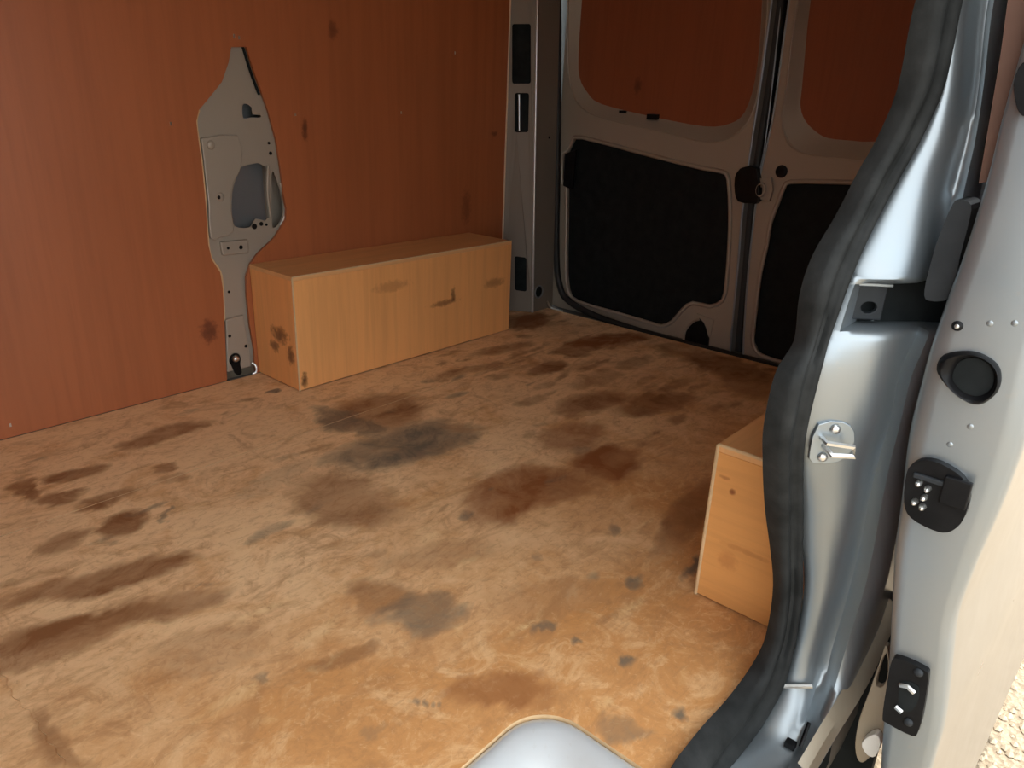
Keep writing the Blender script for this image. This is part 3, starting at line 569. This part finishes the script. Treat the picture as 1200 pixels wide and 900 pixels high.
d2 = rear_door('door_2', 'right rear door with brown boarded window partly hidden by the door pillar', Ro,
               R_OUT+[(.55, .70), (.42, .71), (.36, .75), (.33, .85), (.33, 1.15), (.38, 1.24), (.65, 1.28), (.90, 1.25), (.95, 1.18)],
               R_IN+[(.55, .73), (.45, .74), (.39, .78), (.36, .87), (.36, 1.13), (.41, 1.21), (.65, 1.25), (.88, 1.22), (.94, 1.16)], rpan)
# meeting edges of the two doors
mid = [(p[0], p[1]) for p in MID]
rows = [[(DX+.001, p[0], p[1]) for p in cat_open([(L_EDGE[0][0], top)]+list(L_EDGE), 3)]]
rows.append([(DX+.022, p.x-.022, p.y) for p in cat_open([Vector((L_EDGE[0][0], top))]+[Vector(q) for q in L_EDGE], 3)])
loft('meeting_edge', rows, M['dark_metal'], d1)
tube('edge_flange', [(DX-.002, p.x, p.y) for p in cat_open([Vector((L_EDGE[0][0], top))]+[Vector(q) for q in L_EDGE], 3)], .0035, M['silver'], d1, n=6)
tube('edge_flange', [(DX-.002, p.x, p.y) for p in cat_open([Vector((R_EDGE[0][0], top))]+[Vector(q) for q in R_EDGE], 3)], .003, M['silver'], d2, n=6)
tube('edge_flange', [(DX+.016, p.x+.004, p.y) for p in cat_open([Vector(q) for q in MID], 3)], .0028, M['silver'], d1, n=6)
tube('centre_seal', [(DX+.03, p.x-.015, p.y) for p in cat_open([Vector((L_EDGE[0][0], top))]+[Vector(q) for q in L_EDGE], 3)], .02, M['rubber_dk'], d1, n=8)
box('gap_filler', (DX+.05, .93, -.05), (DX+.055, 1.12, top), M['black_matt'], d1, 0)
plate('latch_case', cat_closed(LATCHB, 2), [], frame_x(2.352), .028, M['black'], d1, bevel=.002)
lh = plate('latch_hollow', cat_closed(LHOLE, 2), [], frame_x(2.372), .008, M['black'], d1)  # black plate drawn for the dark inside the latch hole
tube('latch_rim', [(2.372, p.x, p.y) for p in cat_open([Vector(q) for q in LHOLE[:4]], 4)], .005, M['silver_in'], d1, n=6)
plate('lower_pad', [(1.105, .02), (1.165, .02), (1.17, .095), (1.10, .085)], [], frame_x(2.376), .005, M['silver_in'], d1, bevel=.002)
plate('hinge_cover', [(1.755, .47), (1.80, .48), (1.80, .60), (1.75, .62)], [], frame_x(2.366), .016, M['black'], d1, bevel=.003)
box('window_clip', (2.395, WINMARK[1][0]-.02, WINMARK[1][1]-.012), (2.417, WINMARK[1][0]+.02, WINMARK[1][1]+.006), M['black'], d1)
box('window_clip', (2.40, WINMARK[2][0]-.014, WINMARK[2][1]-.004), (2.417, WINMARK[2][0]+.012, WINMARK[2][1]+.004), M['black'], d1)
plate('striker', [tuple(p) for p in STRIK], [circ(((STRIK[0][0]+STRIK[1][0])/2-.002, (STRIK[0][1]+STRIK[3][1])/2), .012, 10, .022)], frame_x(2.366), .012, M['silver_in'], d2, bevel=.001)
tube('striker_loop', [(2.355, p[0], p[1]) for p in circ(((STRIK[0][0]+STRIK[1][0])/2+.004, (STRIK[0][1]+STRIK[3][1])/2), .014, 12, .020)], .0035, M['silver_in'], d2, closed=True, n=6)
dome('plug', (2.378, RPLUG[0][0], RPLUG[0][1]), .020, .005, (-1, 0, 0), M['black'], d2)
ts = tube('rear_seal', [(2.345, p.x, p.y) for p in cat_open([Vector(q) for q in THRSEAL], 4)], .013, M['rubber_dk'], None)
tag(ts, 'black rubber seal around the rear door opening', 'seal', kind='structure')
dw = box('trim_1', (2.46, .2, -.3), (2.475, 1.95, 1.45), M['silver'], None, 0)
tag(dw, 'outer skin of the rear doors', 'panel', kind='structure')

# ------------------------------------------------------------------ near side: door pillar (jamb), seal, body side
nw = empty('wall_right', (1.6, .2, 0)); tag(nw, 'near side wall of the van body behind the sliding door', 'wall', kind='structure')
box('inner_panel', (1.02, .236, -.05), (2.40, .248, 1.40), M['box_top'], nw, 0)
box('front_panel', (-.9, .16, -.05), (-.35, .24, 1.40), M['silver_in'], nw, 0)
box('header', (-.9, .17, 1.28), (2.40, .24, 1.40), M['silver'], nw, 0)
jb = empty('door_pillar', (.9, .2, 0)); tag(jb, 'glossy silver door pillar curving beside the open sliding door', 'pillar', kind='structure')
nr = len(JAMB)
cols = []
for k in range(5): cols.append(cat_open([JAMB[i][k] for i in range(nr)], 4))
NRW = len(cols[0])
def lerp(a, b_, t): return a*(1-t)+b_*t
# upper rows carried on to the roof
rows = []
pocket = (.560, .612)
for i in range(NRW):
    s1, j1, j2, j3 = (cols[k][i] for k in (1, 2, 3, 4))
    s1 = s1+Vector((.004, 0, 0)); gd = .25+.75*max(0, min(1, (.72-j2.z)/.06))
    prof = [s1+Vector((.012, .004, 0)), s1, lerp(s1, j1, .12)+Vector((-.004, -.002, 0)), lerp(s1, j1, .3)+Vector((-.006, -.002, 0)), lerp(s1, j1, .55)+Vector((-.007, -.002, 0)), lerp(s1, j1, .8)+Vector((-.005, -.001, 0)), j1,
            lerp(j1, j2, .45)+Vector((.014, .003, 0))*gd, j2+Vector((.018, .004, 0))*gd, lerp(j2, j3, .22)+Vector((.006, .001, 0))*gd, lerp(j2, j3, .45)+Vector((-.009, -.002, 0)), lerp(j2, j3, .75)+Vector((-.008, -.002, 0)), j3+Vector((.001, 0, 0)), j3+Vector((.012, -.002, 0))]
    zc = lerp(s1, j1, .5).z
    rows.append((zc, prof))
out = []
for zc, prof in rows:
    if pocket[0] < zc < pocket[1]:
        prof = [p if k < 3 else p+Vector((.055, .012, 0)) for k, p in enumerate(prof)]
    out.append(prof)
# exact upper and lower lips of the pocket
fin = []
for i, (zc, prof) in enumerate(rows):
    fin.append(out[i])
    if i+1 < len(rows):
        za = rows[i+1][0]
        for pz in pocket:
            if (zc-pz)*(za-pz) < 0:
                t = (zc-pz)/(zc-za); pm = [lerp(p, q, t) for p, q in zip(prof, rows[i+1][1])]
                rec = [p if k < 3 else p+Vector((.055, .012, 0)) for k, p in enumerate(pm)]
                soft = [p if k < 3 else p+Vector((.006, .001, .0)) for k, p in enumerate(pm)]
                up_ = [p+Vector((0, 0, .006)) for p in pm]; dn = [p-Vector((0, 0, .006)) for p in pm]
                fin += [up_, soft, rec] if pz == pocket[1] else [rec, soft, dn]
# roof end
topr = [p+Vector((.06, .05, .5)) for p in fin[0]]; midr = [p+Vector((.02, .01, .2)) for p in fin[0]]
fin = [topr, midr]+fin
for ex in (.62, .2, -.36):
    la = fin[-1]; fin.append([Vector((ex+(p.x-la[5].x)*.3, p.y, p.z-.004)) for p in la])
loft('jamb_panel', fin, M['silver'], jb, sharp=60)
# body side outer skin running rearwards from the flange
j3c = cols[4]
rows = [[p+Vector((.012, -.002, 0)) for p in j3c], [Vector((1.15, p.y-.001, p.z)) for p in j3c], [Vector((2.46, p.y+.004, p.z)) for p in j3c]]
loft('body_side', rows, M['silver'], nw)
# lower body side below the aperture
box('sill', (-.9, .17, -.30), (.80, .235, -.12), M['silver'], nw, .006)
loft('rear_quarter', [[(x, .165, -.02), (x, .16, -.12), (x, .17, -.20)] for x in (.95, 1.0, 2.4)], M['dark_metal'], nw)
# pocket contents
pc = [p for z, p in rows_p] if False else None
def at_z(z, k):
    c = cols[k]
    for i in range(len(c)-1):
        if (c[i].z-z)*(c[i+1].z-z) <= 0: return lerp(c[i], c[i+1], (c[i].z-z)/((c[i].z-c[i+1].z) or 1))
    return c[0]
a = at_z(.588, 1); b_ = at_z(.588, 2); c_ = at_z(.588, 4)
du = (b_-a).normalized()
fj = frame_uv((a.x+.045, a.y+.01, .588), (du.x, du.y, 0), (.8, .5, 0))
plate('pocket_shade', [(.0, -.040), (.20, -.040), (.20, .034), (.0, .034)], [], fj, .003, M['black_matt'], jb)  # black sheet painting in the shade of the silver recess
rail = plate('rail_bracket', [(.008, -.022), (.05, -.022), (.05, .018), (.008, .018)], [circ((.034, -.008), .009, 10, .007)], frame_uv((a.x+.026, a.y+.006, .588), (du.x, du.y, 0), (.8, .5, 0)), .008, M['grey_plastic'], jb, bevel=.001)
tube('bracket_lip', [tuple(Vector(frame_uv((a.x+.024, a.y+.006, .588), (du.x, du.y, 0), (.8, .5, 0))(q, .019))) for q in (.008, .03, .055)], .0025, M['silver'], rail, n=6)
# seal
ns = 17
srows = []
ext0 = [cols[0][0]+Vector((.05, .05, .45)), cols[1][0]+Vector((.05, .05, .45))]
pairs = [tuple(ext0)]+[(cols[0][i], cols[1][i]) for i in range(NRW)]
s_end, e_end = cols[0][-1], cols[1][-1]
dv = Vector((-1, 0, 0))
for q in (.1, .3, .6, 1.0): pairs.append((Vector((s_end.x-q, .270, .012)), Vector((s_end.x-q, .244, -.012))))
for a, b_ in pairs:
    d = b_-a; nrm = Vector((-1, -.55, .25)); nrm = (nrm-d*nrm.dot(d)/d.length_squared).normalized(); r = []
    for k in range(ns):
        t = k/(ns-1)
        h = .011*math.sin(math.pi*t/.55) if t < .55 else (.004 if t < .62 else .010*math.sin(math.pi*(t-.58)/.42))
        h = max(h, 0)+.004
        if k in (0, ns-1): h = -.012
        r.append(a+d*(t*1.0)+nrm*h)
    srows.append(r)
loft('rubber_seal', srows, M['rubber'], jb, sharp=70)
# striker
sc = Vector(STRIKER); us = (at_z(.41, 2)-at_z(.41, 1)); us = Vector((us.x, us.y, 0)).normalized(); nn = Vector((-us.y, us.x, 0))
if nn.x < 0: nn = -nn
fs = frame_uv(sc-nn*.010, us, nn)
stp = plate('striker', cat_closed([(-.022, .022), (.006, .026), (.022, .014), (.024, -.010), (.010, -.026), (-.020, -.028), (-.026, -.012)], 2), [], fs, .006, M['silver'], jb, bevel=.001)
tube('striker_loop', [fs(*p) for p in ((-.016, .006, .002), (-.015, .005, -.014), (.016, .002, -.016), (.019, -.010, -.016), (-.006, -.010, -.014), (-.012, -.004, .002))], .0032, M['steel'], stp, n=6)
for p in ((-.002, .017), (-.010, -.019)): dome('screw', fs(p[0], p[1], -.001), .006, .004, -nn, M['steel'], stp)
ci = 4*17
tube('panel_crease', [lerp(cols[1][ci], cols[2][ci], t)+Vector((-.010, -.004, .003)) for t in (.03, .3, .6, .98)], .0032, M['steel'], jb, n=6)
cl = cols[2][-5]
box('drain_clip', (cl.x-.030, cl.y-.006, cl.z-.006), (cl.x-.018, cl.y+.008, cl.z+.004), M['black'], jb)
tube('drain_slit', [cols[3][-4]+Vector((-.012, 0, 0)), cols[3][-7]+Vector((-.010, 0, .004))], .003, M['black'], jb, n=6)
A1 = cat_open(ARCH, 4); A2 = cat_open(ARCH2, 4)
loft('arch_lip', [[p+Vector((0, .012, .006)) for p in A1], A1, A2, [p+Vector((.01, .012, -.012)) for p in A2]], M['silver_dusty'], nw)
box('dark_gap_sheet', (1.08, .12, -.42), (1.11, .40, .10), M['black_matt'], nw, 0)  # black sheet added so the gap under the body reads dark

# ------------------------------------------------------------------ sliding door, slid back and standing open
sd = empty('door_3', (.85, .1, 0)); tag(sd, 'open silver sliding door seen on its leading edge with black fittings', 'door', kind='structure')
XD = .85
SL = cat_open([(p[0], p[1], 0) for p in SLIDE_L], 4); SR = cat_open([(p[0], p[1], 0) for p in SLIDE_R], 4)
SL = [Vector((SL[0].x+.03, SL[0].y+.42, 0)), Vector((SL[0].x+.004, SL[0].y+.2, 0))]+SL+[Vector((SL[-1].x-.01, SL[-1].y-.1, 0))]
SR = [Vector((SR[0].x+.03, SR[0].y+.42, 0)), Vector((SR[0].x+.004, SR[0].y+.2, 0))]+SR+[Vector((SR[-1].x-.008, SR[-1].y-.12, 0))]
rows = []
for l, r in zip(SL, SR):
    P = lambda t, dx: (XD+dx, l.x*(1-t)+r.x*t, l.y*(1-t)+r.y*t)
    rows.append([P(-.03, .03), P(0, .006), P(.04, .001), P(.2, 0), P(.5, 0), P(.8, 0), P(.95, .001), P(1, .006), P(1.02, .02)])
loft('leading_edge', rows, M['silver'], sd, sharp=60)
yaw = .0455
rows = []
for l, r in zip(SL, SR):
    y1 = r.x-(l.x-r.x)*.02
    rows.append([(XD+.02, y1, r.y), (XD+.15, y1-.15*yaw-.001, r.y), (XD+.5, y1-.5*yaw-.002, r.y), (XD+.9, y1-.9*yaw-.001, r.y), (XD+1.09, y1-1.09*yaw, r.y), (XD+1.11, y1-1.11*yaw+.02, r.y)])
loft('outer_skin', rows, M['skin'], sd, sharp=60)
rows = []
for l, r in zip(SL, SR):
    rows.append([(XD+.03, l.x, l.y), (XD+.5, l.x-.012, l.y), (XD+1.10, l.x-.03, l.y)])
loft('inner_lining', rows, M['door_ply'], sd)
fd = frame_x(XD-.004)
go = cat_closed(GROM_O, 4); gi = cat_closed(GROM_I, 4)
def resample(p, n):
    p = [Vector(q) for q in p]; c = sum(p, Vector((0, 0)))/len(p)
    return [min(p, key=lambda q: abs(((math.atan2(q.y-c.y, q.x-c.x)-2*math.pi*i/n+math.pi) % (2*math.pi))-math.pi)) for i in range(n)], c
go = cat_closed(GROM_O, 12); gi = cat_closed(GROM_I, 12)
go, c0 = resample(go, 36); gi, c1 = resample(gi, 36)
grm = loft('grommet', [[(XD+.001, p.x, p.y) for p in go], [(XD-.007, *(p*.92+q*.08)) for p, q in zip(go, gi)], [(XD-.010, *(p*.6+q*.4)) for p, q in zip(go, gi)], [(XD-.008, *(p*.2+q*.8)) for p, q in zip(go, gi)], [(XD-.002, q.x, q.y) for q in gi], [(XD-.0005, *(c1+(q-c1)*.9)) for q in gi]], M['black'], sd, closed=True, cap=True)
plate('grommet_recess', [tuple(c1+(q-c1)*.93) for q in gi], [], frame_x(XD-.002), .001, M['black_matt'], grm)
cb = plate('contact_block', cat_closed(CONTACT, 3), [], frame_x(XD-.010), .011, M['black'], sd, bevel=.002)
for y, z in PINS:
    dome('contact_pin', (XD-.010, y, z), .0038, .010, (-1, -.0, 0), M['steel'], cb, n=8)
cc = sum((Vector(p) for p in CONTACT), Vector((0, 0)))/len(CONTACT)
box('contact_ridge', (XD-.016, cc.x-.030, cc.y-.004), (XD-.009, cc.x-.004, cc.y+.028), M['black'], cb)
box('contact_ridge', (XD-.014, cc.x-.006, cc.y+.014), (XD-.009, cc.x+.026, cc.y+.020), M['grey_plastic'], cb)
lt = plate('door_latch', cat_closed(LATCH, 3), [], frame_x(XD-.010), .011, M['black'], sd, bevel=.002)
plate('latch_mouth', cat_closed(LATCH_H, 2), [], frame_x(XD-.0108), .002, M['black_matt'], lt)
for y, z in LATCH_S: dome('screw', (XD-.010, y, z), .0055, .004, (-1, 0, 0), M['grey_plastic'], lt)
lc = sum((Vector(p) for p in LATCH_H), Vector((0, 0)))/len(LATCH_H)
tube('latch_claw', [(XD-.012, lc.x+.012, lc.y+.012), (XD-.014, lc.x+.004, lc.y+.016), (XD-.014, lc.x-.004, lc.y+.012)], .003, M['steel'], lt, n=6)
tube('latch_claw', [(XD-.012, lc.x+.010, lc.y-.020), (XD-.014, lc.x+.002, lc.y-.022)], .003, M['steel'], lt, n=6)
plate('edge_plug', cat_closed(PLUG, 3), [], frame_x(XD-.006), .007, M['black'], sd, bevel=.0015)
for i, (y, z) in enumerate(DIMPLES):
    if i == 0:
        sc_ = dome('screw', (XD, y, z), .0055, .003, (-1, 0, 0), M['black'], sd); dome('screw_head', (XD-.003, y, z), .0025, .0015, (-1, 0, 0), M['steel'], sc_, n=8)
    else: dome('dimple', (XD+.0005, y, z), .0035, .0012, (-1, 0, 0), M['silver'], sd, n=10)
plate('roller_arm', cat_closed(ARM, 3), [], frame_x(.872), .05, M['grey_plastic'], sd, bevel=.004)
plate('reflection_strip', [tuple(p) for p in REFLECTION], [], frame_x(.872), .05, M['reflection'], sd)  # made-up brown board standing in for a reflection on the body side
plate('track_arm', cat_closed(TRACK, 3), [cat_closed(TRACK_H, 2)], frame_x(.93), .012, M['silver_dusty'], sd, bevel=.002)
plate('track_roller', cat_closed(WHITE, 3), [], frame_x(.915), .014, M['white'], sd, bevel=.003)

# ------------------------------------------------------------------ roof
rf = loft('ceiling', [[(x, .16, 1.38), (x, .5, 1.41), (x, 1.05, 1.425), (x, 1.6, 1.41), (x, 2.02, 1.38)] for x in (-.9, .5, 2.48)], M['roof'])
bk = box('wall_front', (-.92, .16, -.06), (-.90, 2.0, 1.42), M['wall_ply'], None, 0); tag(bk, 'plywood bulkhead behind the cab', 'wall', kind='structure')
tag(rf, 'van roof above the load space', 'ceiling', kind='structure')
